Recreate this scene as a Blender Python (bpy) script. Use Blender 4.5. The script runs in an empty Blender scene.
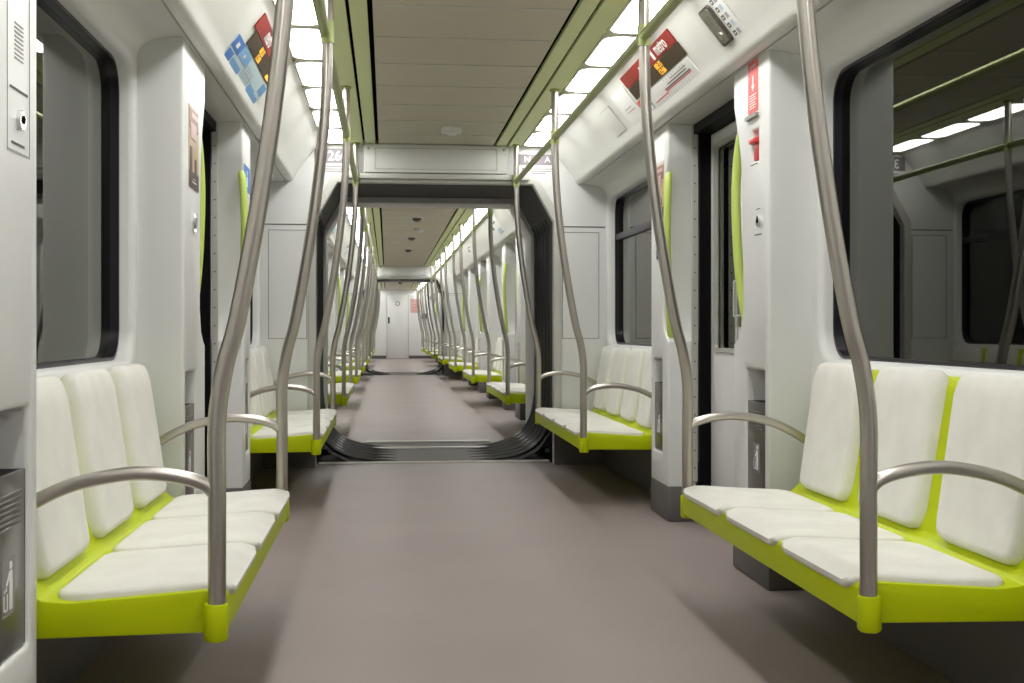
import bpy, bmesh, math, random
from mathutils import Vector, Matrix
random.seed(4)
PI = math.pi
scene = bpy.context.scene
COL = scene.collection

# ------------------------------------------------------------ camera, world, exposure
cam_d = bpy.data.cameras.new('camera')
cam = bpy.data.objects.new('camera', cam_d); COL.objects.link(cam)
cam_d.sensor_width = 36.0
cam_d.lens = 1200.0 * 36.0 / 1024.0
cam.location = (-0.345, 0.0, 0.97)
cam.rotation_euler = (PI / 2, 0, -math.atan(125.0 / 1200.0))
cam_d.shift_y = -12.5 / 1024.0
cam_d.clip_start = 0.05; cam_d.clip_end = 200
scene.camera = cam
world = bpy.data.worlds.new('night outside'); scene.world = world
world.use_nodes = True
world.node_tree.nodes['Background'].inputs[0].default_value = (0.010, 0.011, 0.012, 1)
world.node_tree.nodes['Background'].inputs[1].default_value = 1.0
scene.view_settings.view_transform = 'Standard'
scene.view_settings.look = 'None'
scene.view_settings.exposure = 0.0
scene.view_settings.gamma = 1.0
scene.view_settings.use_curve_mapping = False
LAMP = 13.0

# ------------------------------------------------------------ materials
def mat(name, col, rough=0.5, metal=0.0, emis=None, es=0.0, coat=0.0, bump=None, noise=None, aniso=None):
    m = bpy.data.materials.new(name); m.use_nodes = True
    nt = m.node_tree; b = nt.nodes['Principled BSDF']
    b.inputs['Base Color'].default_value = (*col, 1)
    b.inputs['Roughness'].default_value = rough
    b.inputs['Metallic'].default_value = metal
    b.inputs['Coat Weight'].default_value = coat
    if emis:
        b.inputs['Emission Color'].default_value = (*emis, 1)
        b.inputs['Emission Strength'].default_value = es
    tc = nt.nodes.new('ShaderNodeTexCoord')
    if noise:                       # (scale, amount, stretch)
        sc, amt, st = noise
        mp = nt.nodes.new('ShaderNodeMapping'); mp.inputs['Scale'].default_value = st
        n = nt.nodes.new('ShaderNodeTexNoise'); n.inputs['Scale'].default_value = sc
        n.inputs['Detail'].default_value = 5
        nt.links.new(tc.outputs['Object'], mp.inputs['Vector']); nt.links.new(mp.outputs[0], n.inputs['Vector'])
        r = nt.nodes.new('ShaderNodeMapRange')
        r.inputs['From Min'].default_value = 0.3; r.inputs['From Max'].default_value = 0.7
        r.inputs['To Min'].default_value = 1 - amt; r.inputs['To Max'].default_value = 1 + amt
        nt.links.new(n.outputs['Fac'], r.inputs['Value'])
        mx = nt.nodes.new('ShaderNodeVectorMath'); mx.operation = 'SCALE'
        mx.inputs[0].default_value = col
        nt.links.new(r.outputs[0], mx.inputs['Scale']); nt.links.new(mx.outputs[0], b.inputs['Base Color'])
    if bump:                        # (scale, strength, distance)
        n = nt.nodes.new('ShaderNodeTexNoise'); n.inputs['Scale'].default_value = bump[0]
        nt.links.new(tc.outputs['Object'], n.inputs['Vector'])
        bp = nt.nodes.new('ShaderNodeBump'); bp.inputs['Strength'].default_value = bump[1]
        bp.inputs['Distance'].default_value = bump[2]
        nt.links.new(n.outputs['Fac'], bp.inputs['Height']); nt.links.new(bp.outputs[0], b.inputs['Normal'])
    return m
M = {}
M['wall'] = mat('white wall moulding', (0.72, 0.725, 0.715), 0.38)
M['cove'] = mat('pale cove moulding', (0.72, 0.725, 0.685), 0.34)
M['ceil'] = mat('ceiling panel', (0.64, 0.60, 0.49), 0.55)
M['strip'] = mat('ceiling strip with painted green bounce', (0.76, 0.82, 0.45), 0.45)  # green bounce light from the lime seats is painted into the colour
M['seam'] = mat('panel seam', (0.64, 0.63, 0.55), 0.5)
M['black'] = mat('black rubber', (0.004, 0.004, 0.0045), 0.5)
M['gap'] = mat('dark gap', (0.01, 0.01, 0.008), 0.8)
M['bellow'] = mat('bellows rubber', (0.010, 0.0095, 0.009), 0.28)
M['wframe'] = mat('dark window frame', (0.016, 0.014, 0.02), 0.28)
M['lime'] = mat('lime green shell', (0.50, 0.60, 0.0), 0.42)
M['handle'] = mat('green grab handle', (0.54, 0.68, 0.15), 0.4)
M['pad'] = mat('off white seat fabric', (0.75, 0.74, 0.69), 0.85, bump=(420, 0.25, 0.002), noise=(9, 0.05, (1, 1, 1)))
M['steel'] = mat('brushed steel', (0.50, 0.47, 0.43), 0.30, 0.9)
M['rail'] = mat('steel rail with painted lime reflection', (0.49, 0.55, 0.25), 0.34, 0.7)  # plain steel; the lime it reflects is mixed into the metal colour
M['alu'] = mat('aluminium edge strip', (0.78, 0.76, 0.72), 0.4, 0.1)
M['tread'] = mat('dark tread plate', (0.125, 0.108, 0.10), 0.65, 0.0)
M['bin'] = mat('bin steel', (0.20, 0.19, 0.18), 0.30, 0.75)
M['binhole'] = mat('bin recess', (0.30, 0.30, 0.27), 0.5)
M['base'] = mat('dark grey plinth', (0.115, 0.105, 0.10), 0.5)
M['floor'] = mat('warm grey rubber floor', (0.275, 0.225, 0.213), 0.5, bump=(160, 0.08, 0.002), noise=(1.6, 0.05, (1, 1, 1)))
M['line'] = mat('panel joint', (0.10, 0.10, 0.09), 0.7)
M['lip'] = mat('light grey trim', (0.50, 0.50, 0.46), 0.35)
M['chrome'] = mat('chrome', (0.7, 0.7, 0.68), 0.15, 1.0)
M['red'] = mat('red plastic', (0.62, 0.03, 0.03), 0.35)
M['redsign'] = mat('red sign', (0.72, 0.10, 0.09), 0.5)
M['darkred'] = mat('dark red banner', (0.25, 0.018, 0.010), 0.65)
M['white'] = mat('white print', (0.82, 0.82, 0.80), 0.5)
M['paper'] = mat('white route map', (0.82, 0.82, 0.81), 0.5)
M['blue'] = mat('blue sign', (0.03, 0.17, 0.56), 0.45)
M['lblue'] = mat('mid blue print', (0.16, 0.38, 0.68), 0.45)
M['pblue'] = mat('pale blue print', (0.48, 0.62, 0.68), 0.45)
M['teal'] = mat('dark teal print', (0.04, 0.11, 0.14), 0.45)
M['dgrey'] = mat('dark grey print', (0.10, 0.10, 0.10), 0.5)
M['mgrey'] = mat('mid grey print', (0.36, 0.36, 0.37), 0.5)
M['mauve'] = mat('mauve grey label', (0.25, 0.22, 0.24), 0.5)
M['led'] = mat('display housing', (0.05, 0.032, 0.012), 0.6)
M['ledtxt'] = mat('amber display text', (0.8, 0.4, 0.02), 0.5, emis=(1.0, 0.50, 0.04), es=1.0)
M['device'] = mat('intercom housing', (0.10, 0.09, 0.08), 0.3, 0.5)
M['devface'] = mat('intercom face', (0.34, 0.32, 0.26), 0.25, 0.6)
M['poster1'] = mat('poster brown', (0.24, 0.08, 0.06), 0.35)
M['poster2'] = mat('poster tan', (0.50, 0.36, 0.20), 0.35)
M['poster3'] = mat('poster dark', (0.06, 0.03, 0.03), 0.35)
M['pink'] = mat('poster pink', (0.55, 0.36, 0.33), 0.35)
M['lamp'] = mat('lit diffuser', (0.9, 0.9, 0.88), 0.4, emis=(1.0, 0.985, 0.965), es=LAMP)
M['lframe'] = mat('lamp surround', (0.80, 0.82, 0.70), 0.4)
g = bpy.data.materials.new('dark tinted glass'); g.use_nodes = True; nt = g.node_tree
nt.nodes.clear()
out = nt.nodes.new('ShaderNodeOutputMaterial'); mx = nt.nodes.new('ShaderNodeMixShader')
tr = nt.nodes.new('ShaderNodeBsdfTransparent'); tr.inputs[0].default_value = (0.42, 0.44, 0.42, 1)
gl = nt.nodes.new('ShaderNodeBsdfGlossy'); gl.inputs['Roughness'].default_value = 0.012
gl.inputs[0].default_value = (0.92, 0.93, 0.88, 1)
fr = nt.nodes.new('ShaderNodeFresnel'); fr.inputs[0].default_value = 1.8
nt.links.new(fr.outputs[0], mx.inputs[0]); nt.links.new(tr.outputs[0], mx.inputs[1])
nt.links.new(gl.outputs[0], mx.inputs[2]); nt.links.new(mx.outputs[0], out.inputs[0])
M['glass'] = g

M['lime'].node_tree.nodes['Principled BSDF'].inputs['Specular IOR Level'].default_value = 0.22
for k_, v_ in (('led', 0.2), ('darkred', 0.2), ('black', 0.10), ('wframe', 0.4), ('gap', 0.0), ('bellow', 0.6)):
    M[k_].node_tree.nodes['Principled BSDF'].inputs['Specular IOR Level'].default_value = v_
# ------------------------------------------------------------ helpers
WL = {}                                    # world location of every root / part frame
def root(name, loc, label, cat, group=None, kind=None):
    o = bpy.data.objects.new(name, None); COL.objects.link(o)
    o.empty_display_size = 0.1
    o.location = loc; WL[o.name] = Vector(loc)
    tag(o, label, cat, group, kind); return o
def tag(o, label=None, cat=None, group=None, kind=None):
    if label: o['label'] = label
    if cat: o['category'] = cat
    if group: o['group'] = group
    if kind: o['kind'] = kind
    return o

class G:
    """collects shapes (built for the right-hand side) into one mesh; s=-1 mirrors it to the left"""
    def __init__(self, s=1): self.bm = bmesh.new(); self.s = s
    def join(self, b2):
        me = bpy.data.meshes.new('t'); b2.to_mesh(me); b2.free(); self.bm.from_mesh(me); bpy.data.meshes.remove(me)
    def box(self, x0, x1, y0, y1, z0, z1, bev=0.0, seg=2):
        b = bmesh.new(); bmesh.ops.create_cube(b, size=1)
        for v in b.verts:
            v.co = Vector(((x0+x1)/2 + v.co.x*(x1-x0), (y0+y1)/2 + v.co.y*(y1-y0), (z0+z1)/2 + v.co.z*(z1-z0)))
        if bev: bmesh.ops.bevel(b, geom=b.edges[:], offset=bev, segments=seg, affect='EDGES', profile=0.5)
        self.join(b); return self
    def prism(self, pts, axis, a0, a1, bev=0.0, seg=2, mtx=None):
        """pts: 2-D polygon; axis 'y' -> pts are (x,z); 'x' -> (y,z); 'z' -> (x,y)"""
        b = bmesh.new()
        def P(p, a):
            return {'y': (p[0], a, p[1]), 'x': (a, p[0], p[1]), 'z': (p[0], p[1], a)}[axis]
        lo = [b.verts.new(P(p, a0)) for p in pts]; hi = [b.verts.new(P(p, a1)) for p in pts]
        n = len(pts)
        b.faces.new(lo); b.faces.new(hi[::-1])
        for i in range(n): b.faces.new((lo[i], hi[i], hi[(i+1) % n], lo[(i+1) % n]))
        bmesh.ops.recalc_face_normals(b, faces=b.faces[:])
        if bev: bmesh.ops.bevel(b, geom=b.edges[:], offset=bev, segments=seg, affect='EDGES', profile=0.5)
        if mtx: b.transform(mtx)
        self.join(b); return self
    def sweep(self, prof, y0, y1, th=None):
        """open profile (x,z) extruded along y"""
        b = self.bm
        lo = [b.verts.new((p[0], y0, p[1])) for p in prof]; hi = [b.verts.new((p[0], y1, p[1])) for p in prof]
        for i in range(len(prof)-1): b.faces.new((lo[i], lo[i+1], hi[i+1], hi[i]))
        return self
    def tube(self, pts, r, n=12, closed=False):
        pts = [Vector(p) for p in pts]; b = self.bm; rings = []
        N = len(pts); ref = None
        for i, p in enumerate(pts):
            if closed: t = (pts[(i+1) % N] - pts[i-1])
            else: t = (pts[min(i+1, N-1)] - pts[max(i-1, 0)])
            t.normalize()
            if ref is None: ref = Vector((0, 1, 0)) if abs(t.y) < 0.9 else Vector((0, 0, 1))
            u = (ref - t*ref.dot(t)).normalized(); v = t.cross(u); ref = u
            rr = r[i] if isinstance(r, (list, tuple)) else r
            rings.append([b.verts.new(p + (u*math.cos(2*PI*k/n) + v*math.sin(2*PI*k/n))*rr) for k in range(n)])
        for i in range(N if closed else N-1):
            a = rings[i]; c = rings[(i+1) % N]
            for k in range(n): b.faces.new((a[k], a[(k+1) % n], c[(k+1) % n], c[k]))
        if not closed: b.faces.new(rings[0][::-1]); b.faces.new(rings[-1])
        return self
    def pad(self, yc, W, path, t, r=0.05, bev=0.022, sink=0.006, taper=0.0):
        """cushion following a path in (x,z); normal side is to the left of travel"""
        ps = [Vector((p[0], p[1])) for p in path]
        cum = [0]
        for i in range(1, len(ps)): cum.append(cum[-1] + (ps[i]-ps[i-1]).length)
        L = cum[-1]
        def at(d):
            d = max(0, min(L, d))
            for i in range(1, len(ps)):
                if d <= cum[i] + 1e-9:
                    f = (d-cum[i-1])/(cum[i]-cum[i-1]); q = ps[i-1].lerp(ps[i], f); return q
        def nrm(d):
            e = 0.02; a = at(d-e); c = at(d+e); tt = (c-a).normalized(); return Vector((-tt.y, tt.x))
        def axis(H):
            e = [0, .1, .3, .6, 1.0]; s = [bev*k for k in e]; mid = []
            nn = max(4, int((H-2*bev)/0.035)); mid = [bev + (H-2*bev)*k/nn for k in range(1, nn)]
            return s + mid + [H-q for q in s[::-1]]
        A = axis(W); B = axis(L); grid = []
        for bb in B:
            row = []
            for aa in A:
                x = aa - W/2; y = bb - L/2
                cx = W/2-r; cy = L/2-r; dx = abs(x)-cx; dy = abs(y)-cy
                if dx > 0 and dy > 0:
                    k = max(dx, dy)/math.hypot(dx, dy); dx *= k; dy *= k
                    x = math.copysign(cx+dx, x); y = math.copysign(cy+dy, y); e = r - math.hypot(dx, dy)
                else: e = min(W/2-abs(x), L/2-abs(y))
                q = 1-min(max(e, 0)/bev, 1); h = t*math.sqrt(max(0, 1-q*q)) - (sink if e < 1e-6 else 0)
                d = y + L/2; p = at(d); n = nrm(d)
                puff = 0.004*max(0, 1-(2*x/W)**2)*max(0, 1-(2*y/L)**2)
                p = p + n*(h+puff); xx = x*(1-taper*(1-d/L))
                row.append(self.bm.verts.new((p.x, yc+xx, p.y)))
            grid.append(row)
        for i in range(len(grid)-1):
            for j in range(len(A)-1):
                self.bm.faces.new((grid[i][j], grid[i][j+1], grid[i+1][j+1], grid[i+1][j]))
        return self
    def mesh(self, off=Vector((0, 0, 0)), recalc=True, smooth=True, name='m'):
        if self.s < 0:
            for v in self.bm.verts: v.co.x *= -1
            bmesh.ops.reverse_faces(self.bm, faces=self.bm.faces[:])
        for v in self.bm.verts: v.co -= off
        if recalc: bmesh.ops.recalc_face_normals(self.bm, faces=self.bm.faces[:])
        me = bpy.data.meshes.new(name); self.bm.to_mesh(me); self.bm.free()
        if smooth:
            me.polygons.foreach_set('use_smooth', [True]*len(me.polygons)); me.set_sharp_from_angle(angle=math.radians(38))
        return me
    def build(self, name, m, parent=None, cut=None, bevel=0.0, recalc=True, local=False):
        off = WL[parent.name] if (parent and not local) else Vector((0, 0, 0))
        me = self.mesh(off, recalc, name=name)
        if cut or bevel: me = cutmesh(me, [c.mesh(off) for c in (cut or [])], bevel); 
        o = bpy.data.objects.new(name, me); COL.objects.link(o)
        me.materials.clear(); me.materials.append(M[m] if isinstance(m, str) else m)
        if parent: o.parent = parent
        WL[o.name] = off
        return o
def cutmesh(me, cutters, bevel):
    o = bpy.data.objects.new('t', me); COL.objects.link(o); cs = []
    for c in cutters:
        co = bpy.data.objects.new('c', c); COL.objects.link(co); cs.append(co)
        md = o.modifiers.new('b', 'BOOLEAN'); md.operation = 'DIFFERENCE'; md.object = co; md.solver = 'EXACT'
    if bevel:
        md = o.modifiers.new('v', 'BEVEL'); md.width = bevel; md.segments = 3; md.limit_method = 'ANGLE'; md.angle_limit = math.radians(50)
    dg = bpy.context.evaluated_depsgraph_get(); dg.update()
    nm = bpy.data.meshes.new_from_object(o.evaluated_get(dg))
    for c in cs:
        mm = c.data; bpy.data.objects.remove(c); bpy.data.meshes.remove(mm)
    bpy.data.objects.remove(o); bpy.data.meshes.remove(me)
    nm.polygons.foreach_set('use_smooth', [True]*len(nm.polygons)); nm.set_sharp_from_angle(angle=math.radians(38))
    return nm
def rrect(cx, cy, w, h, r, n=5):
    pts = []
    for (sx, sy, a0) in ((1, 1, 0), (-1, 1, 90), (-1, -1, 180), (1, -1, 270)):
        for k in range(n+1):
            a = math.radians(a0 + 90*k/n); pts.append((cx+sx*(w/2-r)+r*math.cos(a), cy+sy*(h/2-r)+r*math.sin(a)))
    return pts
def smooth(pts, sub=5):
    P = [Vector(p) for p in pts]; P = [P[0]*2-P[1]] + P + [P[-1]*2-P[-2]]; out = []
    for i in range(1, len(P)-2):
        for k in range(sub):
            t = k/sub; a, b, c, d = P[i-1:i+3]
            out.append(0.5*((2*b)+(c-a)*t+(2*a-5*b+4*c-d)*t*t+(3*b-a-3*c+d)*t**3))
    out.append(P[-2]); return out

class Plate:
    """flat graphics on a surface: o = middle of the face, xd = reading direction, up, out = normal"""
    def __init__(self, o, xd, up):
        xd = Vector(xd).normalized(); up = Vector(up).normalized(); n = xd.cross(up)
        self.m = Matrix(((xd.x, up.x, n.x, o[0]), (xd.y, up.y, n.y, o[1]), (xd.z, up.z, n.z, o[2]), (0, 0, 0, 1)))
    def rect(self, name, m, parent, x0, x1, y0, y1, z0=0.0, z1=0.002, r=0.0):
        q = G(); pts = rrect((x0+x1)/2, (y0+y1)/2, x1-x0, y1-y0, r) if r else [(x0, y0), (x1, y0), (x1, y1), (x0, y1)]
        q.prism(pts, 'z', z0, z1, mtx=self.m); return q.build(name, m, parent)
    def rects(self, name, m, parent, lst, z0=0.0, z1=0.002):
        if name in ('poster_print', 'edge_strip', 'route_line', 'notice_print', 'panel_groove') and len(lst) > 1:
            return [self.rects(name, m, parent, [t], z0, z1) for t in lst][0]
        q = G()
        for (x0, x1, y0, y1) in lst: q.prism([(x0, y0), (x1, y0), (x1, y1), (x0, y1)], 'z', z0, z1, mtx=self.m)
        return q.build(name, m, parent)
    def poly(self, name, m, parent, pts, z0=0.0, z1=0.002):
        q = G(); q.prism(pts, 'z', z0, z1, mtx=self.m); return q.build(name, m, parent)
    def disc(self, name, m, parent, x, y, r, z0=0.0, z1=0.002):
        return self.poly(name, m, parent, [(x+r*math.cos(2*PI*k/24), y+r*math.sin(2*PI*k/24)) for k in range(24)], z0, z1)
    def text(self, name, m, parent, s, size, x, y, z=0.0025, sx=1.0, bold=0.0, rot=0.0):
        cu = bpy.data.curves.new('t', 'FONT'); cu.body = s; cu.size = size; cu.align_x = 'CENTER'; cu.align_y = 'CENTER'
        cu.extrude = 0.0005; cu.offset = bold; cu.resolution_u = 3
        to = bpy.data.objects.new('t', cu); COL.objects.link(to)
        dg = bpy.context.evaluated_depsgraph_get(); dg.update()
        me = bpy.data.meshes.new_from_object(to.evaluated_get(dg)); bpy.data.objects.remove(to); bpy.data.curves.remove(cu)
        off = WL[parent.name] if parent else Vector((0, 0, 0))
        me.transform(Matrix.Translation(-off) @ self.m @ Matrix.Translation((x, y, z)) @ Matrix.Rotation(rot, 4, 'Z') @ Matrix.Diagonal((sx, 1, 1, 1)))
        o = bpy.data.objects.new(name, me); COL.objects.link(o); me.materials.clear(); me.materials.append(M[m]); o.parent = parent
        WL[o.name] = off; return o
def aisle_plate(s, y, z, x):                  # on a face looking at the aisle
    return Plate((s*x, y, z), (0, -s, 0), (0, 0, 1))
def cove_plate(s, y, f):                      # on the slanting cove, f = 0 top .. 1 bottom
    return Plate((s*(0.8215+0.150*f), y+0.08, 2.2558-0.18*f), (0, -s, 0), (-0.133*s, 0, 0.163))

def copy_tree(o, loc):
    c = o.copy(); COL.objects.link(c); c.location = loc; WL[c.name] = Vector(loc)
    for ch in list(o.children):
        d = ch.copy(); COL.objects.link(d); d.parent = c
        for gch in list(ch.children):
            e = gch.copy(); COL.objects.link(e); e.parent = d
    return c
ORD = ['nearest', 'second', 'third', 'fourth', 'fifth', 'sixth', 'seventh', 'eighth', 'ninth', 'tenth', 'eleventh',
       'twelfth', 'thirteenth', 'fourteenth', 'fifteenth', 'sixteenth', 'seventeenth', 'eighteenth', 'nineteenth', 'twentieth',
       'twenty-first', 'twenty-second', 'twenty-third', 'twenty-fourth', 'twenty-fifth', 'twenty-sixth']
SIDE = {1: 'right', -1: 'left'}
CAR = ['nearest car', 'second car', 'farthest car']

# ------------------------------------------------------------ layout (metres along the train)
CZC = 2.27                                   # ceiling
WX = 1.22                                    # side wall
L3, L4 = 1.60, 1.94
CARS = [dict(y0=-3.0, y1=8.5, benches={1: [(2.58, 3), (6.47, 4)], -1: [(2.65, 3), (6.50, 4)]},
             pillars={1: [(1.98, 2.44, -1), (4.32, 4.78, 1), (5.92, 6.31, -1)], -1: [(2.10, 2.56, -1), (4.34, 4.86, 1), (6.09, 6.44, -1)]}),
        dict(y0=10.25, y1=24.9, benches={s: [(10.6, 4), (14.85, 3), (18.75, 3), (22.7, 4)] for s in (1, -1)}),
        dict(y0=26.65, y1=39.5, benches={s: [(26.95, 4), (31.2, 3), (35.1, 3)] for s in (1, -1)})]
for c in CARS[1:]:
    c['pillars'] = {}
    for s in (1, -1):
        bs = c['benches'][s]; pl = []
        for i, (y, n) in enumerate(bs):
            L = L3 if n == 3 else L4
            if i > 0: pl.append((y-0.56, y-0.14, -1))
            if i < len(bs)-1: pl.append((y+L+0.14, y+L+0.60, 1))
        c['pillars'][s] = pl

# ------------------------------------------------------------ floors, ceilings, coves, walls
def struct(g_, name, m, **k):
    o = g_.build(name, m, **k); o['kind'] = 'structure'; return o
for ci, c in enumerate(CARS):
    y0, y1 = c['y0'], c['y1']
    q = G(); q.box(-1.3, 1.3, y0, y1 + (0.24 if ci < 2 else 0.1), -0.06, 0.0); struct(q, 'floor', 'floor')
    # middle ceiling with cross seams
    q = G(); q.box(-0.403, 0.403, y0, y1, CZC, CZC+0.03); ce = struct(q, 'ceiling', 'ceil')
    q = G(); y = y1 - 0.45
    while y > y0:
        q.box(-0.395, 0.395, y-0.012, y+0.012, CZC-0.004, CZC+0.001, 0.0015, 1); y -= 0.535
    sm = q.build('seam', 'seam', ce)
    q = G(); q.box(-0.85, 0.85, y0, y1, CZC+0.03, CZC+0.05); struct(q, 'ceiling', 'gap')
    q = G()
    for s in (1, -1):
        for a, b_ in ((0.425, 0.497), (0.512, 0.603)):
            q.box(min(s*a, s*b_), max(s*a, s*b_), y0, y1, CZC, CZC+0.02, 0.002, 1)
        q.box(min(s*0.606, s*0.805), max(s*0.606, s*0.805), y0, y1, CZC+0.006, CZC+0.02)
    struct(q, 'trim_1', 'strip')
    for s in (1, -1):
        # cove and soffit
        prof = [(0.795, 2.278), (0.797, 2.262), (0.815, 2.256), (0.832, 2.243), (0.88, 2.187), (0.925, 2.132), (0.965, 2.080), (0.983, 2.052), (0.993, 2.030), (1.003, 2.014), (1.018, 2.006), (1.045, 2.006)]
        q = G(s); q.sweep(prof, y0, y1); q.sweep([(1.045, 2.006), (1.047, 2.016), (1.053, 2.016), (1.055, 2.005)], y0, y1)
        struct(q, 'trim_2', 'cove', recalc=False)
        q = G(s); bays = [(c['pillars'][s][i][0], c['pillars'][s][i+1][1]) for i in range(len(c['pillars'][s])-1) if c['pillars'][s][i][2] == 1]
        a = y0
        for (g0, g1) in bays + [(y1, y1)]:
            q.sweep([(1.055, 2.005), (1.12, 2.0), (1.17, 1.988), (1.20, 1.970), (1.2155, 1.948), (1.2195, 1.928)], a, g0); a = g1
        for (g0, g1) in bays: q.sweep([(1.055, 2.005), (1.24, 1.998)], g0, g1)
        struct(q, 'trim_3', 'cove', recalc=False)
        # side wall solids: everything except the door openings
        pil = c['pillars'][s]; spans = []; a = y0
        doors = []
        for i in range(len(pil)-1):
            if pil[i][2] == 1 and pil[i+1][2] == -1: doors.append((pil[i][1], pil[i+1][0]))
        for (d0, d1) in doors: spans.append((a, d0)); a = d1
        spans.append((a, y1)); c.setdefault('doors', {})[s] = doors
        q = G(s)
        for (a, b_) in spans: q.box(WX, WX+0.16, a, b_, 0.0, 2.1)
        for (d0, d1) in doors: q.box(1.30, 1.38, d0, d1, 1.99, 2.1)
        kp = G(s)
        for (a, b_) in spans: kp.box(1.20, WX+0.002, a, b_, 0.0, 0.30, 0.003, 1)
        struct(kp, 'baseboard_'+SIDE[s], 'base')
        cuts = []; wins = []
        for (yb, n) in c['benches'][s]:
            L = L3 if n == 3 else L4
            w0, w1 = yb+0.12, yb+L+(0.05 if n == 3 else 0.03)
            wins.append((w0, w1, n))
            k = G(s); k.prism(rrect((w0+w1)/2, (0.863+1.90)/2, w1-w0, 1.90-0.863, 0.11, 6), 'x', 1.1, 1.5); cuts.append(k)
        c.setdefault('wins', {})[s] = wins
        struct(q, 'wall_'+SIDE[s], 'wall', cut=cuts, bevel=0.026)
q = G(); q.box(-1.4, 1.4, -3.1, -3.0, 0, 2.35); struct(q, 'wall_back', 'wall')

# ------------------------------------------------------------ windows
wn = 0
for ci, c in enumerate(CARS):
    for s in (1, -1):
        for (w0, w1, n) in c['wins'][s]:
            wn += 1
            r_ = root('window_%d' % wn, (s*1.29, (w0+w1)/2, 0.872), 'dark window', 'window', kind='structure')
            del r_['label']; del r_['category']
            zc, h = (0.863+1.90)/2, 1.90-0.863
            q = G(s); k = G(s)
            q.prism(rrect((w0+w1)/2, zc, w1-w0+0.01, h+0.01, 0.115, 6), 'x', 1.272, 1.315)
            k.prism(rrect((w0+w1)/2, zc, w1-w0-0.022, h-0.022, 0.10, 6), 'x', 1.1, 1.5)
            q.build('window_frame', 'wframe', r_, cut=[k])
            q = G(s); q.prism(rrect((w0+w1)/2, zc, w1-w0-0.02, h-0.02, 0.10, 6), 'x', 1.302, 1.306)
            q.build('pane', 'glass', r_)
            if n == 4:
                q = G(s); q.box(1.276, 1.298, w0+0.012, w1-0.012, 1.60, 1.645, 0.005); q.build('hopper_bar', 'wframe', r_)

# ------------------------------------------------------------ lamps
lamp_proto = None
def make_lamp():
    r_ = root('ceiling_light', (0, 0, 0), 'x', 'ceiling light')
    q = G(); k = G()
    q.prism(rrect(0, 0, 0.190, 0.645, 0.05, 5), 'z', -0.006, 0.006); k.prism(rrect(0, 0, 0.170, 0.590, 0.072, 6), 'z', -0.05, 0.05)
    q.build('lamp_surround', 'lframe', r_, cut=[k], bevel=0.002, local=True)
    q = G(); q.prism(rrect(0, 0, 0.169, 0.589, 0.0715, 6), 'z', -0.004, 0.004)
    q.build('diffuser', 'lamp', r_, local=True); return r_
first = True
for ci, c in enumerate(CARS):
    for s in (1, -1):
        ys = []; y = c['y1'] - 0.36
        lo = -1.6 if ci == 0 else c['y0'] + 0.33
        while y > lo: ys.append(y); y -= 0.652
        ys.sort()
        vis = 0
        for y in ys:
            if first: o = make_lamp(); o.location = (s*0.702, y, CZC-0.001); lamp_proto = o; first = False
            else: o = copy_tree(lamp_proto, (s*0.702, y, CZC-0.001))
            if ci == 0 and y < 4.3:
                lab = 'white light panel at the rear end of the %s ceiling row, %s from the back' % (SIDE[s], ORD[vis].replace('nearest', 'first'))
            else:
                k = vis - (sum(1 for t in ys if t < 4.3) if ci == 0 else 0)
                lab = 'white light panel, %s one in the %s ceiling row of the %s' % (ORD[k], SIDE[s], CAR[ci])
            vis += 1
            tag(o, lab, 'ceiling light', 'light panels in the %s ceiling row of the %s' % (SIDE[s], CAR[ci]))

# ------------------------------------------------------------ benches
def make_bench(s, n):
    L = L3 if n == 3 else L4
    r_ = root('bench', (0, 0, 0), 'x', 'bench')
    prof = [(0.700, 0.312), (0.700, 0.392), (0.708, 0.402), (0.74, 0.404), (1.03, 0.383), (1.09, 0.388), (1.122, 0.415), (1.138, 0.48), (1.172, 0.70), (1.19, 0.81), (1.203, 0.836), (1.219, 0.840), (1.219, 0.305)]
    q = G(s); q.prism(prof, 'y', 0.004, L-0.004, bev=0.005, seg=2); q.build('seat_shell', 'lime', r_, local=True)
    p = (L-0.02)/n
    for i in range(n):
        yc = 0.01 + p*(i+0.5)
        q = G(s); q.pad(yc, p-0.020, [(0.699, 0.378), (0.7, 0.397), (0.712, 0.404), (0.76, 0.404), (0.9, 0.394), (1.074, 0.386)], 0.013, 0.055, 0.014)
        q.build('seat_pad', 'pad', r_, local=True)
        q = G(s); q.pad(yc, p-0.088, [(1.122, 0.408), (1.138, 0.48), (1.156, 0.60), (1.172, 0.70), (1.187, 0.795), (1.197, 0.828), (1.215, 0.841)], 0.034, 0.055, 0.026, taper=0.06)
        q.build('back_pad', 'pad', r_, local=True)
    for y in (0.0, L):
        e = -0.008 if y == 0.0 else 0.008
        q = G(s); q.tube([(0.722, y+e, 0.298), (0.722, y+e, 0.304), (0.722, y+e, 0.374), (0.722, y+e, 0.378)], [0.022, 0.0265, 0.0265, 0.0245], 20)
        q.build('pole_socket', 'lime', r_, local=True)
    return r_
POLE = [(.72, .366), (.72, .6), (.72, .77), (.703, .89), (.679, .98), (.648, 1.14), (.612, 1.36), (.587, 1.56), (.571, 1.74), (.564, 1.9), (.562, 2.08), (.562, CZC)]
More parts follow.
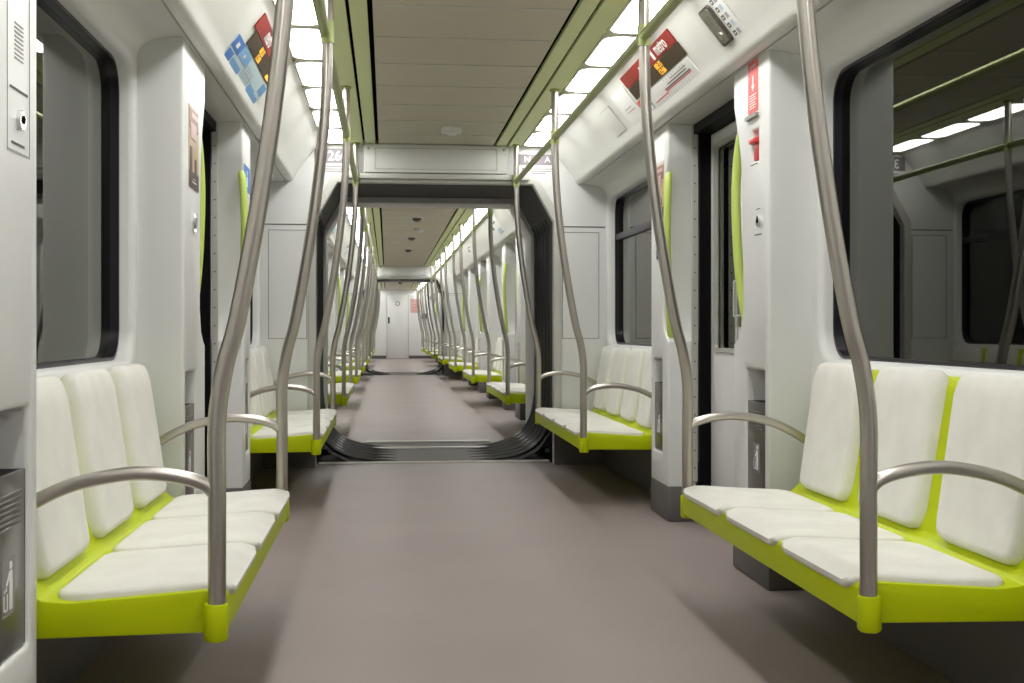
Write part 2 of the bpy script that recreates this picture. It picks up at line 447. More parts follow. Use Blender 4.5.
def make_pole(s):
    r_ = root('grab_pole', (0, 0, 0), 'x', 'grab pole')
    q = G(s); q.tube([(p.x, 0, p.y) for p in smooth(POLE, 5)], 0.0195, 18); q.build('pole', 'steel', r_, local=True)
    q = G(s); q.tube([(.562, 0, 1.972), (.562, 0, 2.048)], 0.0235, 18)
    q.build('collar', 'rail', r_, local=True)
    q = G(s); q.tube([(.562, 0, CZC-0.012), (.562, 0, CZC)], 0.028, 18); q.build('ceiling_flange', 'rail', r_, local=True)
    A = [(.722, .612), (.745, .634), (.79, .650), (.86, .660), (.93, .657), (1.02, .638), (1.09, .608), (1.165, .565)]
    q = G(s); q.tube([(p.x, 0, p.y) for p in smooth(A, 4)], 0.0155, 14); q.build('armrest', 'steel', r_, local=True)
    return r_
proto = {}; pproto = {}
for s in (1, -1):
    bi = 0
    for ci, c in enumerate(CARS):
        for (y, n) in c['benches'][s]:
            L = L3 if n == 3 else L4
            loc = (0.01 if (s < 0 and bi == 0) else 0, y, 0)
            if (s, n) not in proto:
                o = make_bench(s, n); o.location = loc; proto[(s, n)] = o
            else: o = copy_tree(proto[(s, n)], loc)
            word = {3: 'three', 4: 'four'}[n]
            who = ORD[bi] + ' bench along the ' + SIDE[s] + ' side'
            tag(o, 'lime green bench with %s white padded seats, %s' % (word, who), 'bench', 'lime benches along the %s side' % SIDE[s])
            for (yy, e) in ((y-0.008, 'near'), (y+L+0.008, 'far')):
                if s not in pproto: o = make_pole(s); o.location = (loc[0], yy, 0); pproto[s] = o
                else: o = copy_tree(pproto[s], (loc[0], yy, 0))
                tag(o, 'steel pole at the %s end of the %s' % (e, who), 'grab pole', 'steel poles along the %s side' % SIDE[s])
            bi += 1
for ci, c in enumerate(CARS):
    for s in (1, -1):
        e0 = c['benches'][s][0][0]; yl, nl = c['benches'][s][-1]; e1 = yl + (L3 if nl == 3 else L4)
        if ci == 0: e0 = 0.3
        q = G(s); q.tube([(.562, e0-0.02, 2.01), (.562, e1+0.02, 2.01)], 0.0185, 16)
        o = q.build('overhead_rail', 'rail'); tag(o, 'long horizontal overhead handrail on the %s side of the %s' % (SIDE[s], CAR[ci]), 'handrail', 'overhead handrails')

# ------------------------------------------------------------ door pillars
def pillar(s, ya, yb, d, ci, label, detail):
    """ya..yb along the car; d=+1: door lies beyond yb (notch on the far side), -1: door lies before ya"""
    X0 = 1.062; W = yb-ya; top = 2.012
    r_ = root('door_pillar', (s*(X0+0.1), (ya+yb)/2, 0), label, 'pillar', 'pillars beside the doors on the %s side' % SIDE[s])
    # side outline, u = distance from the bench side, door side at W
    def Y(u): return ya+u if d == 1 else yb-u
    nd = 0.115
    out = [(0, 0.17), (0, top), (W, top), (W, 1.87), (W-nd*0.2, 1.82), (W-nd*0.55, 1.74), (W-nd*0.85, 1.64), (W-nd, 1.50), (W-nd-0.01, 1.3), (W-nd-0.015, 1.05), (W-nd*0.85, 0.965), (W-nd*0.35, 0.925), (W, 0.91), (W, 0.17)]
    q = G(s); q.prism([(Y(u), z) for u, z in out], 'x', X0, X0+0.20)
    cuts = []
    bu0, bu1 = 0.055, min(0.285, W-0.14)
    k = G(s); k.prism(rrect((Y(bu0)+Y(bu1))/2, (0.335+0.815)/2, bu1-bu0, 0.48, 0.012, 3), 'x', X0-0.1, X0+0.11); cuts.append(k)
    if detail == 'alarm':
        k = G(s); k.box(X0-0.1, X0+0.035, 4.452, 4.53, 1.615, 1.735); cuts.append(k)
    body = q.build('pillar_body', 'wall', r_, cut=cuts, bevel=0.013)
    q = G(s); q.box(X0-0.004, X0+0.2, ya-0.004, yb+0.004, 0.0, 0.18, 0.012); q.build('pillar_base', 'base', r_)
    # litter bin
    b0, b1 = sorted((Y(bu0+0.006), Y(bu1-0.006)))
    q = G(s); q.box(X0+0.006, X0+0.016, b0, b1, 0.342, 0.69, 0.003)
    q.box(X0+0.006, X0+0.1, b0, b0+0.006, 0.342, 0.69); q.box(X0+0.006, X0+0.1, b1-0.006, b1, 0.342, 0.69)
    bn = q.build('litter_bin', 'bin', r_)
    q = G(s)
    for k in range(7): q.box(X0+0.002, X0+0.008, b0+0.03, b1-0.03, 0.585+k*0.0105, 0.590+k*0.0105, 0.001, 1)
    q.build('vent_slot', 'bin', bn)
    q = G(s); q.box(X0+0.095, X0+0.108, b0, b1, 0.69, 0.812); q.build('bin_recess', 'binhole', r_)
    if ci == 0:
        yc = (b0+b1)/2; p = aisle_plate(s, yc, 0.475, X0+0.006)
        p.rect('sign', 'mauve', bn, -0.04, 0.04, -0.055, 0.055, 0, 0.001)
        g_ = p.disc('icon', 'white', bn, 0.012, 0.040, 0.008, 0.001, 0.002)
        p.poly('icon', 'white', bn, [(0.004, 0.03), (0.020, 0.03), (0.022, 0.0), (0.020, -0.045), (0.013, -0.045), (0.012, -0.01), (0.010, -0.045), (0.003, -0.045), (0.004, 0.015), (-0.014, 0.002), (-0.016, 0.008)], 0.001, 0.002)
        p.rects('icon', 'white', bn, [(-0.032, -0.028, -0.045, -0.012), (-0.012, -0.008, -0.045, -0.012), (-0.032, -0.008, -0.045, -0.041), (-0.027, -0.024, -0.008, -0.002), (-0.018, -0.014, -0.006, 0.001)], 0.001, 0.002)
    # green grab handle in the notch
    dd = 0.035
    H = [(X0+.010, W-.02, 1.76), (X0-.002, W+.005, 1.70), (X0-.010, W+.025, 1.60), (X0-.014, W+.03, 1.45), (X0-.006, W+.02, 1.22), (X0+.010, W-.01, 1.04), (X0+.024, W-.045, .95), (X0+.05, W-.09, .89)]
    if d == 1: H = [(x+0.04, u+0.022, z+0.05*(z-0.89)/0.87) for (x, u, z) in H]
    hp = smooth([(x, Y(u), z) for x, u, z in H], 5); rr = [0.019]*len(hp); rr[0] = 0.009; rr[1] = 0.0165 if (hp[1]-hp[0]).length > 0.006 else 0.014
    q = G(s); q.tube(hp, rr, 14); q.build('grab_handle', 'handle', r_)
    # riveted strip on the door side
    e = Y(W); st = d
    q = G(s); q.box(X0+0.118, X0+0.150, min(e, e+st*0.008), max(e, e+st*0.008), 0.2, 1.995, 0.002, 1); stp = q.build('riveted_strip', 'lip', r_)
    q = G(s)
    for k in range(20):
        z = 0.27+k*0.0895; q.tube([(X0+0.134, e+st*0.006, z), (X0+0.134, e+st*0.0105, z)], 0.0042, 8)
    q.build('rivet', 'line', stp)
    # key switch or round button
    uc = W*0.52; yc = Y(uc)
    if detail == 'panel' or detail == 'alarm':
        z0 = 1.38; p = aisle_plate(s, Y(0.13), z0, X0)
        p.rects('panel_groove', 'line', r_, [(-0.04, 0.04, -0.052, -0.048)] + ([(-0.025, 0.025, 0.046, 0.049)] if detail == 'alarm' else []), 0.0, 0.0015)
        lk = p.disc('key_lock', 'chrome', r_, 0.01, 0.0, 0.020, 0, 0.008); p.disc('keyhole', 'gap', lk, 0.01, 0.0, 0.008, 0.008, 0.010)
    elif ci == 0:
        p = aisle_plate(s, Y(W*0.45), 1.365, X0)
        bt = p.disc('door_button', 'chrome', r_, 0, 0, 0.036, 0, 0.006); p.disc('button_centre', 'mgrey', bt, 0, 0, 0.022, 0.006, 0.011)
    return r_, Y
pinfo = {}
for ci, c in enumerate(CARS):
    for s in (1, -1):
        for i, (ya, yb, d) in enumerate(c['pillars'][s]):
            det = ''
            if ci == 0 and i == 0: det = 'panel'
            if ci == 0 and s == 1 and i == 1: det = 'alarm'
            if ci == 0:
                lab = [{1: 'white wall pillar before the nearest right bench, mostly cut off by the picture edge',
                        -1: 'white pillar at the left picture edge with key lock, grille and litter bin'},
                       {1: 'white pillar with red alarm handle and red sign beyond the nearest right bench',
                        -1: 'white pillar with tall dark poster and round button beyond the nearest left bench'},
                       {1: 'white pillar with poster and round button on the near side of the second right bench',
                        -1: 'white pillar with small blue square sign on the near side of the second left bench'}][i][s]
            else:
                lab = 'white door pillar with green handle, %s one on the %s side of the %s' % (ORD[i], SIDE[s], CAR[ci])
            pinfo[(ci, s, i)] = pillar(s, ya, yb, d, ci, lab, det)
# ---- details on the nearest pillars
r_, Y = pinfo[(0, 1, 1)]; X0 = 1.062
p = aisle_plate(1, 4.512, 1.90, X0)
sg = p.rect('warning_sign', 'redsign', r_, -0.062, 0.062, -0.095, 0.105, 0, 0.0015, r=0.004)
p.text('sign_text', 'white', sg, 'ALARMA', 0.020, 0, 0.083, 0.0018)
p.poly('arrow', 'white', sg, [(-0.007, 0.048), (0.007, 0.048), (0.007, 0.012), (0.020, 0.012), (0, -0.014), (-0.020, 0.012), (-0.007, 0.012)], 0.0015, 0.0025)
p.rects('sign_text', 'white', sg, [(-0.045, 0.040-0.012*(k % 2), -0.028-0.010*k, -0.0245-0.010*k) for k in range(6)], 0.0015, 0.0022)
p.rect('sign_shelf', 'binhole', r_, -0.068, 0.068, -0.118, -0.104, 0, 0.014)
q = G(1); q.box(X0+0.004, X0+0.033, 4.462, 4.522, 1.618, 1.695, 0.004); q.box(X0-0.014, X0+0.02, 4.450, 4.532, 1.683, 1.702, 0.004); q.build('alarm_handle', 'red', r_)
p.rects('panel_groove', 'line', r_, [(-0.032, 0.055, -0.298, -0.2945)], 0, 0.001)
def poster(pl, r_, x0, x1, y0, y1):
    w = x1-x0; h = y1-y0
    po = pl.rect('poster', 'poster2', r_, x0, x1, y0, y1, 0, 0.002)
    pl.rects('poster_print', 'poster1', po, [(x0+.01, x1-.01, y0+.72*h, y1-.01)], 0.002, 0.003)
    pl.rects('poster_print', 'pink', po, [(x0+.03, x1-.06, y0+.60*h, y0+.80*h), (x0+.05, x1-.02, y0+.86*h, y0+.93*h)], 0.003, 0.004)
    pl.rects('poster_print', 'poster3', po, [(x0+.0, x1-.0, y0, y0+.2*h), (x0+.02, x0+.07, y0+.2*h, y0+.5*h), (x1-.09, x1-.05, y0+.2*h, y0+.38*h)], 0.002, 0.003)
    pl.rects('poster_print', 'white', po, [(x0+.06, x1-.06, y0+.07*h, y0+.085*h), (x0+.08, x1-.08, y0+.11*h, y0+.12*h)], 0.003, 0.004)
r_, Y = pinfo[(0, -1, 1)]
pl = aisle_plate(-1, 4.57, 1.64, X0); poster(pl, r_, -0.115, 0.105, -0.15, 0.15)
r_, Y = pinfo[(0, 1, 2)]
pl = aisle_plate(1, 6.13, 1.70, X0); poster(pl, r_, -0.12, 0.12, -0.16, 0.12)
pl.rect('white_notice', 'paper', r_, -0.12, 0.12, -0.29, -0.17, 0, 0.002)
pl.rects('sign_text', 'mgrey', r_, [(-0.08, 0.06, -0.21-0.018*k, -0.206-0.018*k) for k in range(4)], 0.002, 0.003)
pl.rect('white_notice', 'paper', r_, -0.12, 0.12, 0.13, 0.25, 0, 0.002)
r_, Y = pinfo[(0, -1, 2)]
pl = aisle_plate(-1, 6.28, 1.75, X0); bs = pl.rect('blue_sign', 'blue', r_, -0.13, 0.12, -0.075, 0.055, 0, 0.002, r=0.004)
pl.disc('icon', 'white', bs, 0.0, 0.02, 0.014, 0.002, 0.003); pl.rects('icon', 'white', bs, [(-0.018, 0.018, -0.05, 0.002)], 0.002, 0.003)
r_, Y = pinfo[(0, -1, 0)]
pl = aisle_plate(-1, 2.44, 1.48, X0)
pl.rects('speaker_grille', 'mgrey', r_, [(-0.03, 0.025, 0.015+k*0.0085, 0.018+k*0.0085) for k in range(9)], 0, 0.001)
pl.rects('panel_groove', 'line', r_, [(-0.06, 0.052, -0.046, -0.042)], 0, 0.0015)
pl.rects('panel_groove', 'mgrey', r_, [(-0.075, 0.065, -0.168, -0.164), (-0.077, -0.075, -0.168, 0.30), (0.065, 0.067, -0.168, 0.30)], 0, 0.0012)
lk = pl.disc('key_lock', 'chrome', r_, 0.0, 0.185, 0.014, 0, 0.007)

# ------------------------------------------------------------ doors
dn = 0
for ci, c in enumerate(CARS):
    for s in (1, -1):
        for (d0, d1) in c['doors'][s]:
            dn += 1; XD = 1.272; ym = (d0+d1)/2
            r_ = root('door_%d' % dn, (s*XD, ym, 0), 'x', 'door', kind='structure'); del r_['label']; del r_['category']
            q = G(s); q.box(1.216, 1.30, d0-0.0, d0+0.03, 0.02, 2.0); q.box(1.216, 1.30, d1-0.03, d1, 0.02, 2.0); q.box(1.19, 1.30, d0, d1, 1.95, 1.997)
            q.build('door_seal', 'black', r_)
            q = G(s); q.box(1.20, 1.31, d0, d1, 1.997, 2.02); q.build('lintel', 'cove', r_)
            for (a, b_, e) in ((d0+0.03, ym-0.004, 1), (ym+0.004, d1-0.03, -1)):
                q = G(s); k = G(s)
                q.box(XD, XD+0.035, a, b_, 0.01, 1.945, 0.006)
                k.prism(rrect((a+b_)/2, 1.37, b_-a-0.15, 1.0, 0.02, 3), 'x', XD-0.1, XD+0.1)
                lf = q.build('door_leaf', 'wall', r_, cut=[k], bevel=0.004)
                q = G(s); k = G(s)
                q.prism(rrect((a+b_)/2, 1.37, b_-a-0.125, 1.025, 0.025, 3), 'x', XD-0.007, XD+0.012)
                k.prism(rrect((a+b_)/2, 1.37, b_-a-0.165, 0.985, 0.02, 3), 'x', XD-0.1, XD+0.1)
                q.build('window_trim', 'lip', lf, cut=[k])
                q = G(s); q.box(XD+0.018, XD+0.022, a+0.07, b_-0.07, 0.86, 1.88); q.build('pane', 'glass', lf)
                if e == -1 and ci == 0:
                    q = G(s); q.box(XD-0.006, XD, a+0.012, a+0.052, 0.98, 1.24, 0.003, 1); pt = q.build('lock_plate', 'bin', lf)
                    q = G(s); q.tube([(XD-0.03, a+0.032, 1.03), (XD-0.03, a+0.032, 1.19)], 0.007, 8)
                    q.tube([(XD, a+0.032, 1.03), (XD-0.03, a+0.032, 1.03)], 0.006, 8); q.tube([(XD, a+0.032, 1.19), (XD-0.03, a+0.032, 1.19)], 0.006, 8)
                    q.build('door_handle', 'chrome', lf)

# ------------------------------------------------------------ car end walls and gangways
OPEN = [(-0.84, -0.2), (-0.84, 1.735), (-0.69, 2.0), (0.69, 2.0), (0.84, 1.735), (0.84, -0.2)]
def grow(d, z=0.0): return [(-0.84-d, -0.2), (-0.84-d, 1.735+d*0.5), (-0.69-d*0.6, 2.0+d), (0.69+d*0.6, 2.0+d), (0.84+d, 1.735+d*0.5), (0.84+d, -0.2)]
def end_wall(y0, y1, face, tagword, header=True):
    """face: y of the side towards the cabin"""
    q = G(); k = G(); q.box(-1.36, 1.36, y0, y1, 0.0, 2.34); k.prism(OPEN, 'y', y0-1, y1+1)
    w = struct(q, 'wall_end', 'wall', cut=[k], bevel=0.006)
    sg = -1 if face == y0 else 1
    q = G(); k = G(); a, b_ = sorted((face, face+sg*0.012)); q.prism(grow(0.055)[:1]+grow(0.055)[1:], 'y', a, b_); k.prism(OPEN, 'y', y0-1, y1+1)
    q.bm.verts.ensure_lookup_table()
    for v in q.bm.verts: v.co.z = max(v.co.z, 0.001)
    struct(q, 'trim_4', 'lip', cut=[k], bevel=0.004)
    a, b_ = sorted((face, face+sg*0.001))
    for s in (1, -1):                      # access panel joints and horizontal groove
        q = G(s)
        x0, x1, z0, z1 = 0.905, 1.165, 0.905, 1.66; t = 0.0035
        y_, z_ = (face-0.002, face+0.002)
        q.box(x0, x1, y_, z_, z0-t, z0); q.box(x0, x1, y_, z_, z1, z1+t); q.box(x1, x1+t, y_, z_, z0-t, z1+t); q.box(x0-t, x0, y_, z_, z0-t, z1+t)
        q.box(0.90, 1.212, y_-0.001, z_+0.001, 1.698, 1.705)
        q.build('panel_joint', 'line', w)
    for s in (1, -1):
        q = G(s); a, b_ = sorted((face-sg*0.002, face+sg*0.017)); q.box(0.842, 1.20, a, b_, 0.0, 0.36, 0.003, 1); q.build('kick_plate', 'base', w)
    if header:
        q = G(); a, b_ = sorted((face+sg*0.002, face+sg*0.045)); q.box(-0.505, 0.505, a, b_, 2.068, CZC-0.002, 0.006)
        hd = q.build('header_box', 'wall', None); hd.name = 'header_box'
        tag(hd, 'wide shallow header cover above the gangway opening at the %s' % tagword, 'cover panel', 'covers above the gangway openings')
        q = G(); yy = face+sg*0.045
        for (x0, x1, z0, z1) in ((-0.43, 0.43, 2.235, 2.240), (-0.43, 0.43, 2.090, 2.095), (-0.43, -0.425, 2.09, 2.24), (0.425, 0.43, 2.09, 2.24)):
            q.box(x0, x1, yy-0.003, yy+0.003, z0, z1)
        q.build('panel_moulding', 'lip', hd)
        q = G()
        for x in (-0.475, 0.475): q.tube([(x, yy-0.003, 2.235), (x, yy+0.003, 2.235)], 0.007, 10)
        q.build('screw', 'chrome', hd)
        q = G(); q.box(-0.66, 0.66, a, b_-0.01 if sg > 0 else b_, 2.025, 2.062, 0.004); struct(q, 'trim_5', 'lip')
    return w
def gangway(y0, y1, n, word):
    r_ = root('gangway_bellows', (0, (y0+y1)/2, 0), 'black ribbed rubber bellows joining the cars at the %s' % word, 'gangway', 'gangway bellows')
    # dark outer skin (closed hood)
    half = [(0, 2.04), (0.70, 2.04), (0.86, 1.76), (0.895, 1.70), (0.895, 0.40), (0.85, 0.20), (0.76, 0.08), (0.62, 0.01), (0.50, -0.03), (0.0, -0.03)]
    q = G()
    loop = half + [(-x, z) for x, z in half[-2:0:-1]]
    b = q.bm; lo = [b.verts.new((x, y0, z)) for x, z in loop]; hi = [b.verts.new((x, y1, z)) for x, z in loop]; N = len(loop)
    for i in range(N): b.faces.new((lo[i], lo[(i+1) % N], hi[(i+1) % N], hi[i]))
    q.build('outer_skin', 'black', r_, recalc=False)
    rh = [(0.845, 1.80), (0.872, 1.70), (0.875, 1.2), (0.875, 0.62), (0.868, 0.42), (0.84, 0.27), (0.79, 0.17), (0.72, 0.10), (0.64, 0.06), (0.55, 0.035), (0.45, 0.020), (0.36, 0.012), (0.27, 0.008)]
    sm_ = [(p.x, p.y) for p in smooth([(x, z) for x, z in rh], 3)]
    for k in range(n):
        y = y0+0.05+(y1-y0-0.1)*k/(n-1)
        for s in (1, -1):
            q = G(s); q.tube([(x, y, z) for x, z in sm_], [0.021 if x > 0.62 else 0.021-0.015*(0.62-x)/0.35 for x, z in sm_], 8); q.build('bellows_rib', 'bellow', r_)
    return r_
def treads(y0, y1, word):
    r_ = root('gangway_floor_plate', (0, (y0+y1)/2, 0), 'dark metal floor plates crossing the gangway at the %s' % word, 'floor plate', 'floor plates in the gangways')
    q = G(); ym = y0 + (y1-y0)*0.62
    q.box(-0.54, 0.54, y0, y1, -0.02, 0.012, 0.003, 1)
    q.build('tread_plate', 'tread', r_)
    for (w_, ya_, yb_, za_, zb_) in ((0.835, y0-0.025, y0+0.022, 0.0, 0.010), (0.52, ym-0.03, ym+0.03, 0.012, 0.026), (0.52, y1-0.06, y1, 0.012, 0.026)):
        q = G(); q.box(-w_, w_, ya_, yb_, za_, zb_, 0.002, 1); q.build('edge_strip', 'alu', r_)
for k, (ya, yb) in enumerate(((8.5, 10.25), (24.9, 26.65))):
    wd = ['end of the nearest car', 'far end of the second car'][k]
    wd2 = ['near end of the second car', 'near end of the farthest car'][k]
    end_wall(ya, ya+0.07, ya, wd); end_wall(yb-0.40, yb, yb, wd2)
    q = G(); kk = G(); q.prism(grow(0.06), 'y', ya+0.07, ya+0.24); kk.prism(grow(0.004), 'y', ya-1, ya+1)
    for v in q.bm.verts: v.co.z = max(v.co.z, 0.0)
    struct(q, 'trim_6', 'black', cut=[kk])
    q = G(); q.box(-0.95, 0.95, yb-0.45, yb+0.01, -0.05, 0.0); struct(q, 'floor', 'floor')
    q = G(); q.box(-1.36, 1.36, ya+0.24, yb-0.45, -0.09, -0.045); struct(q, 'floor', 'black')
    gangway(ya+0.24, yb-0.45, 6, ['nearest joint', 'far joint'][k])
    treads(ya+0.24, yb-0.06, ['nearest joint', 'far joint'][k])
# writing on the end wall of the nearest car
w = root('car_number_label', (-0.70, 8.497, 2.17), 'mauve car number label reading 3260 beside the gangway header on the left', 'label')
p = Plate((-0.70, 8.4985, 2.17), (1, 0, 0), (0, 0, 1))
p.rect('label_plate', 'mauve', w, -0.15, 0.12, -0.035, 0.065, 0, 0.001)
p.text('number', 'white', w, '3260', 0.096, -0.012, 0.012, 0.0015, 1.0, 0.0015)
p.rects('small_print', 'mauve', w, [(-0.10, 0.09, -0.062, -0.056), (-0.11, 0.10, -0.080, -0.075), (-0.10, 0.08, -0.096, -0.091)], 0, 0.001)
w = root('notice_label', (0.70, 8.497, 2.17), 'pale grey notice label beside the gangway header on the right', 'label')
p = Plate((0.70, 8.4985, 2.17), (1, 0, 0), (0, 0, 1))
p.rect('label_plate', 'mauve', w, -0.12, 0.15, -0.03, 0.045, 0, 0.001)
p.text('heading', 'white', w, 'N', 0.06, -0.05, 0.008, 0.0015, 1.0, 0.001); p.text('heading', 'white', w, 'A', 0.06, 0.095, 0.008, 0.0015, 1.0, 0.001)
p.rects('small_print', 'mauve', w, [(-0.09, -0.075, -0.075, -0.05), (-0.02, 0.13, -0.060, -0.055), (-0.03, 0.12, -0.076, -0.071), (-0.02, 0.08, -0.092, -0.087)], 0, 0.001)

# ------------------------------------------------------------ things on the coves
r_ = root('information_display', (0.87, 5.4, 2.15), 'amber text display with dark red banner above the right doorway', 'display', 'information displays')
p = cove_plate(1, 5.42, 0)
f = 0.29                                            # slope length of the cove
bn = p.rect('banner', 'darkred', r_, -0.50, 0.52, -0.085, -0.018, 0, 0.005)
p.text('banner_text', 'white', bn, 'metro', 0.085, 0.31, -0.048, 0.0058, 0.9, 0.001)
p.rects('banner_logo', 'white', bn, [(0.135, 0.170, -0.078, -0.026)], 0.005, 0.006)
p.rects('small_print', 'white', bn, [(-0.14+k*0.028, -0.120+k*0.028, -0.060, -0.046) for k in range(8)], 0.005, 0.006)
dp = p.rect('display_panel', 'led', r_, -0.50, 0.52, -0.155, -0.088, 0, 0.004)
p.text('display_text', 'ledtxt', dp, '08:35', 0.040, 0.13, -0.106, 0.0045, 1.3, 0.0); p.text('display_text', 'ledtxt', dp, '12:06', 0.040, 0.13, -0.138, 0.0045, 1.3, 0.0)
r_ = root('route_map', (0.95, 5.3, 2.07), 'white route map strip with dark and red lines below the right display', 'route map')
p = cove_plate(1, 5.38, 0)
mp_ = p.rect('map_sheet', 'paper', r_, -0.36, 0.47, -0.278, -0.162, 0, 0.003)
p.rects('route_line', 'dgrey', mp_, [(0.02, 0.36, -0.200, -0.195), (-0.06, 0.40, -0.214, -0.208), (0.10, 0.38, -0.186, -0.183)], 0.003, 0.004)
p.rects('route_line', 'redsign', mp_, [(-0.05, 0.40, -0.222, -0.217), (-0.30, -0.04, -0.232, -0.227)], 0.003, 0.004)
p.rects('station_names', 'mgrey', mp_, [(-0.28+k*0.045, -0.276+k*0.045, -0.262, -0.238) for k in range(14)] + [(0.0+k*0.05, 0.004+k*0.05, -0.182, -0.168) for k in range(8)], 0.003, 0.0036)
r_ = root('line_emblem_sticker', (0.95, 5.85, 2.07), 'small red and dark teal emblem sticker behind the steel pole, beside the route map', 'sticker')
p = cove_plate(1, 5.83, 0)
p.rect('red_half', 'redsign', r_, -0.13, -0.02, -0.245, -0.165, 0, 0.002); p.rect('teal_half', 'teal', r_, -0.02, 0.10, -0.275, -0.195, 0, 0.002)
p.poly('emblem_ring', 'white', r_, [(0.05+0.022*math.cos(a*PI/8), -0.235+0.022*math.sin(a*PI/8)) for a in range(16)], 0.002, 0.003)
r_ = root('access_hatch', (0.90, 6.55, 2.12), 'small square access hatch in the right cove beyond the display', 'hatch')
p = cove_plate(1, 6.57, 0); p.rect('hatch_cover', 'cove', r_, -0.13, 0.13, -0.235, -0.075, 0, 0.003, r=0.01)
p.rects('hatch_joint', 'mgrey', r_, [(-0.135, 0.135, -0.238, -0.235), (-0.135, 0.135, -0.075, -0.072), (0.13, 0.134, -0.238, -0.072)], 0, 0.0035)
r_ = root('clear_notice', (0.9, 6.1, 2.12), 'pale translucent notice sheet between the hatch and the emblem sticker', 'notice')
p = cove_plate(1, 6.12, 0); p.rect('notice_sheet', 'paper', r_, -0.17, 0.14, -0.27, -0.05, 0, 0.0025); p.rects('small_print', 'pink', r_, [(-0.1, 0.05, -0.16, -0.155), (-0.1, 0.09, -0.18, -0.175)], 0.0025, 0.0032)
r_ = root('intercom', (0.90, 4.43, 2.12), 'grey rounded intercom unit on the cove above the alarm pillar', 'intercom')
p = cove_plate(1, 4.43, 0)
p.rect('housing', 'device', r_, -0.062, 0.062, -0.235, -0.068, 0, 0.010, r=0.018); p.rect('face_plate', 'devface', r_, -0.047, 0.047, -0.224, -0.080, 0.010, 0.012, r=0.010)
p.rects('speaker_slot', 'dgrey', r_, [(-0.032, 0.032, -0.128+k*0.006, -0.126+k*0.006) for k in range(6)], 0.012, 0.0125)
p.disc('call_button', 'chrome', r_, 0.0, -0.195, 0.016, 0.012, 0.016)
r_ = root('instruction_sticker', (0.9, 4.28, 2.12), 'column of small grey pictograms to the right of the intercom', 'sticker')
p = cove_plate(1, 4.30, 0)
p.rect('sticker_sheet', 'paper', r_, -0.045, 0.07, -0.245, -0.04, 0, 0.001)
for k in range(5):
    z = -0.075-0.036*k
    p.rects('pictogram', 'dgrey', r_, [(-0.040, -0.012, z-0.010, z+0.010)], 0.001, 0.002); p.rects('pictogram', 'paper', r_, [(-0.032, -0.020, z-0.004, z+0.003)], 0.002, 0.0025)
    p.rects('pictogram', 'pblue' if k % 2 else 'mgrey', r_, [(0.0, 0.03, z-0.012, z+0.010)], 0.001, 0.0018)
r_ = root('faint_sticker', (0.88, 3.95, 2.14), 'faint grey printed square on the right cove nearest the camera', 'sticker')
p = cove_plate(1, 3.93, 0); p.rects('outline', 'mgrey', r_, [(-0.07, 0.07, -0.16, -0.158), (-0.07, -0.068, -0.16, -0.08)], 0, 0.001); p.rects('small_print', 'lip', r_, [(-0.04, 0.06, -0.13, -0.08)], 0, 0.001)
# left
r_ = root('blue_safety_poster', (-0.94, 5.25, 2.08), 'long blue and pale blue information poster on the left cove', 'poster')
p = cove_plate(-1, 5.28, 0)
ps = p.rect('poster_sheet', 'pblue', r_, -0.56, 0.53, -0.272, -0.160, 0, 0.003)
p.rects('poster_print', 'blue', ps, [(-0.56, -0.36, -0.215, -0.160), (-0.54, -0.42, -0.268, -0.222)], 0.003, 0.004)
p.rects('poster_print', 'lblue', ps, [(-0.35, -0.12, -0.210, -0.160), (-0.40, -0.16, -0.268, -0.232), (0.16, 0.34, -0.262, -0.225), (0.38, 0.52, -0.215, -0.165), (0.34, 0.50, -0.268, -0.235)], 0.003, 0.004)
p.rects('poster_print', 'white', ps, [(-0.49, -0.44, -0.200, -0.178), (-0.28, -0.24, -0.195, -0.180)], 0.004, 0.005)
p.rects('poster_print', 'mgrey', ps, [(-0.1+k*0.05, -0.095+k*0.05, -0.245, -0.19) for k in range(5)]+[(-0.05, 0.16, -0.222, -0.219)], 0.003, 0.004)
r_ = root('information_display', (-0.87, 5.3, 2.15), 'amber text display with pinkish red banner above the blue poster, left cove', 'display', 'information displays')
p = cove_plate(-1, 5.36, 0)
bn = p.rect('banner', 'darkred', r_, -0.54, 0.45, -0.085, -0.018, 0, 0.005)
p.text('banner_text', 'white', bn, 'metro', 0.08, -0.2, -0.048, 0.0058, 0.9, 0.001)
dp = p.rect('display_panel', 'led', r_, -0.45, 0.42, -0.150, -0.088, 0, 0.004)
p.text('display_text', 'ledtxt', dp, '08:35', 0.040, -0.14, -0.105, 0.0045, 1.3, 0.0); p.text('display_text', 'ledtxt', dp, '12:06', 0.040, -0.12, -0.136, 0.0045, 1.3, 0.0)
p.rects('display_text', 'ledtxt', dp, [(0.22, 0.33, -0.146, -0.128)], 0.004, 0.005)
# small graphics on the coves of the second car
for j, (s, y) in enumerate(((1, 13.8), (1, 17.9), (-1, 13.6), (-1, 17.6))):
    r_ = root('cove_notice', (s*0.9, y, 2.12), 'small dark printed notice on the %s cove of the second car, %s one' % (SIDE[s], ['nearer', 'farther'][j % 2]), 'notice', 'notices on the coves of the second car')
    p = cove_plate(s, y, 0)
    p.rect('notice_sheet', 'paper', r_, -0.5, 0.5, -0.26, -0.05, 0, 0.002)
    p.rects('notice_print', 'dgrey', r_, [(-0.2, 0.3, -0.09, -0.075), (-0.35, -0.15, -0.15, -0.10)], 0.002, 0.003); p.rects('notice_print', 'pblue', r_, [(0.0, 0.4, -0.24, -0.17)], 0.002, 0.003)

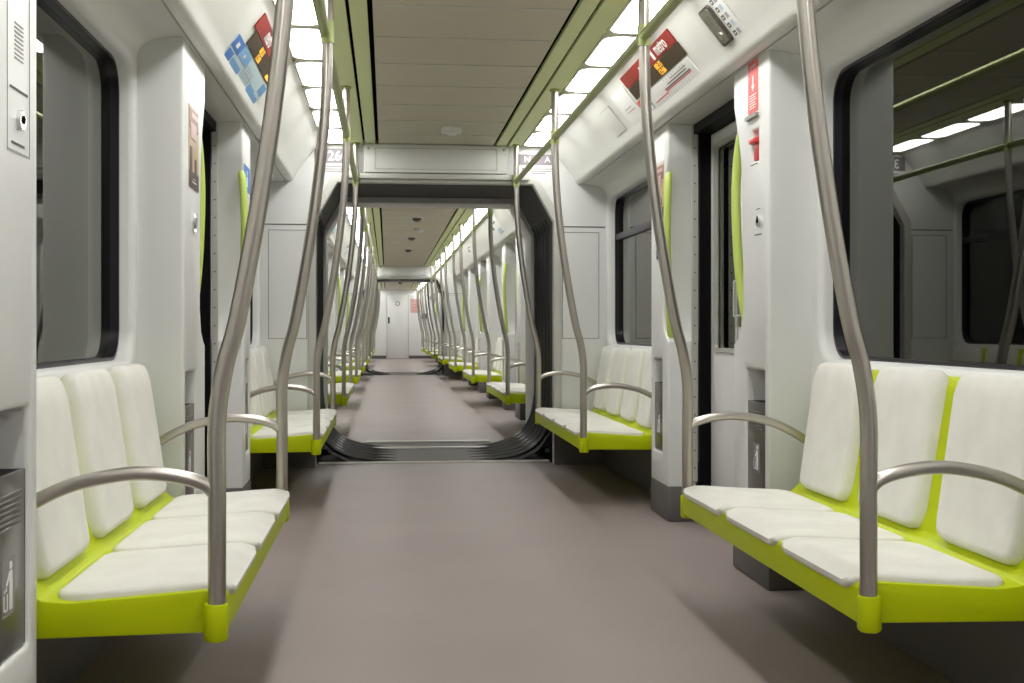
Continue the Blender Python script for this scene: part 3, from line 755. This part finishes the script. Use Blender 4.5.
# ------------------------------------------------------------ ceiling fittings
def dome(y, x, r, m, name, label, grp, ring='wall'):
    rt = root(name, (x, y, CZC), label, name.replace('_', ' '), grp)
    q = G(); q.tube([(x, y, CZC), (x, y, CZC-0.012)], [r*1.5, r*1.4], 24); q.build('mounting_ring', ring, rt)
    q = G(); b = bmesh.new(); bmesh.ops.create_uvsphere(b, u_segments=20, v_segments=10, radius=r)
    for v in b.verts: v.co = Vector((x+v.co.x, y+v.co.y, CZC-0.010+v.co.z*0.8))
    q.join(b); q.build('dome_cover', m, rt)
for y, nm in ((14.0, 'nearest'), (17.0, 'middle'), (19.6, 'farthest')):
    dome(y, 0.0, 0.055, 'device', 'dome_camera', 'dark domed ceiling camera in the second car, %s of three in a row' % nm, 'domed cameras on the ceiling of the second car')
for y, nm in ((30.5, 'nearer'), (33.5, 'farther')):
    dome(y, 0.02, 0.055, 'device', 'dome_camera', 'dark domed ceiling camera in the farthest car, %s of two' % nm, 'domed cameras on the ceiling of the farthest car')
for y, nm in ((7.75, 'nearest'), (15.6, 'second')):
    rt = root('smoke_detector', (0.07, y, CZC), 'white six-sided smoke detector on the ceiling of the %s car' % nm, 'smoke detector', 'smoke detectors')
    hx = [(0.07+0.075*math.cos(PI/6+k*PI/3), y+0.085*math.sin(PI/6+k*PI/3)) for k in range(6)]
    q = G(); q.prism(hx, 'z', CZC-0.035, CZC, bev=0.006); q.build('detector_body', 'wall', rt)
    q = G(); q.tube([(0.07, y, CZC-0.05), (0.07, y, CZC-0.034)], [0.025, 0.04], 16); q.build('sensor_cap', 'white', rt)

# ------------------------------------------------------------ far end of the train: cab wall and door
ye = 39.5
q = G(); q.box(-1.36, 1.36, ye, ye+0.1, 0, 2.34); struct(q, 'wall_far', 'wall')
r_ = root('cab_door', (0, ye, 0), 'flat white driver cab door closing the far end of the train', 'door')
q = G(); q.box(-0.335, 0.335, ye-0.03, ye, 0.01, 2.08, 0.008); q.build('door_leaf', 'wall', r_)
q = G(); q.box(-0.36, -0.34, ye-0.02, ye, 0.0, 2.1); q.box(0.34, 0.36, ye-0.02, ye, 0.0, 2.1); q.build('door_frame', 'lip', r_)
q = G(); q.box(-0.31, -0.26, ye-0.045, ye-0.03, 1.15, 1.36, 0.005); q.build('door_lock', 'black', r_)
p = Plate((0.0, ye-0.031, 1.80), (1, 0, 0), (0, 0, 1)); p.disc('round_emblem', 'mgrey', r_, 0, 0, 0.085, 0, 0.003); p.disc('round_emblem', 'wall', r_, 0, 0, 0.045, 0.003, 0.005)
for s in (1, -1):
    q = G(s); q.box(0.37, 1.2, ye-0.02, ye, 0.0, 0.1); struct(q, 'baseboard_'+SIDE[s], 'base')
r_ = root('red_notice', (0.6, ye, 1.7), 'pale sheet with red print beside the far cab door', 'notice')
p = Plate((0.58, ye-0.001, 1.72), (1, 0, 0), (0, 0, 1)); p.rect('notice_sheet', 'pink', r_, -0.16, 0.16, -0.22, 0.24, 0, 0.003)
p.rects('notice_print', 'redsign', r_, [(-0.08, 0.08, 0.15-k*0.10, 0.165-k*0.10) for k in range(4)], 0.003, 0.005)
r_ = root('equipment_box', (0.85, ye-0.05, 1.2), 'small grey equipment box on the wall right of the far cab door', 'equipment box')
q = G(); q.box(0.78, 0.95, ye-0.08, ye, 1.30, 1.48, 0.01); q.build('box_body', 'bin', r_)
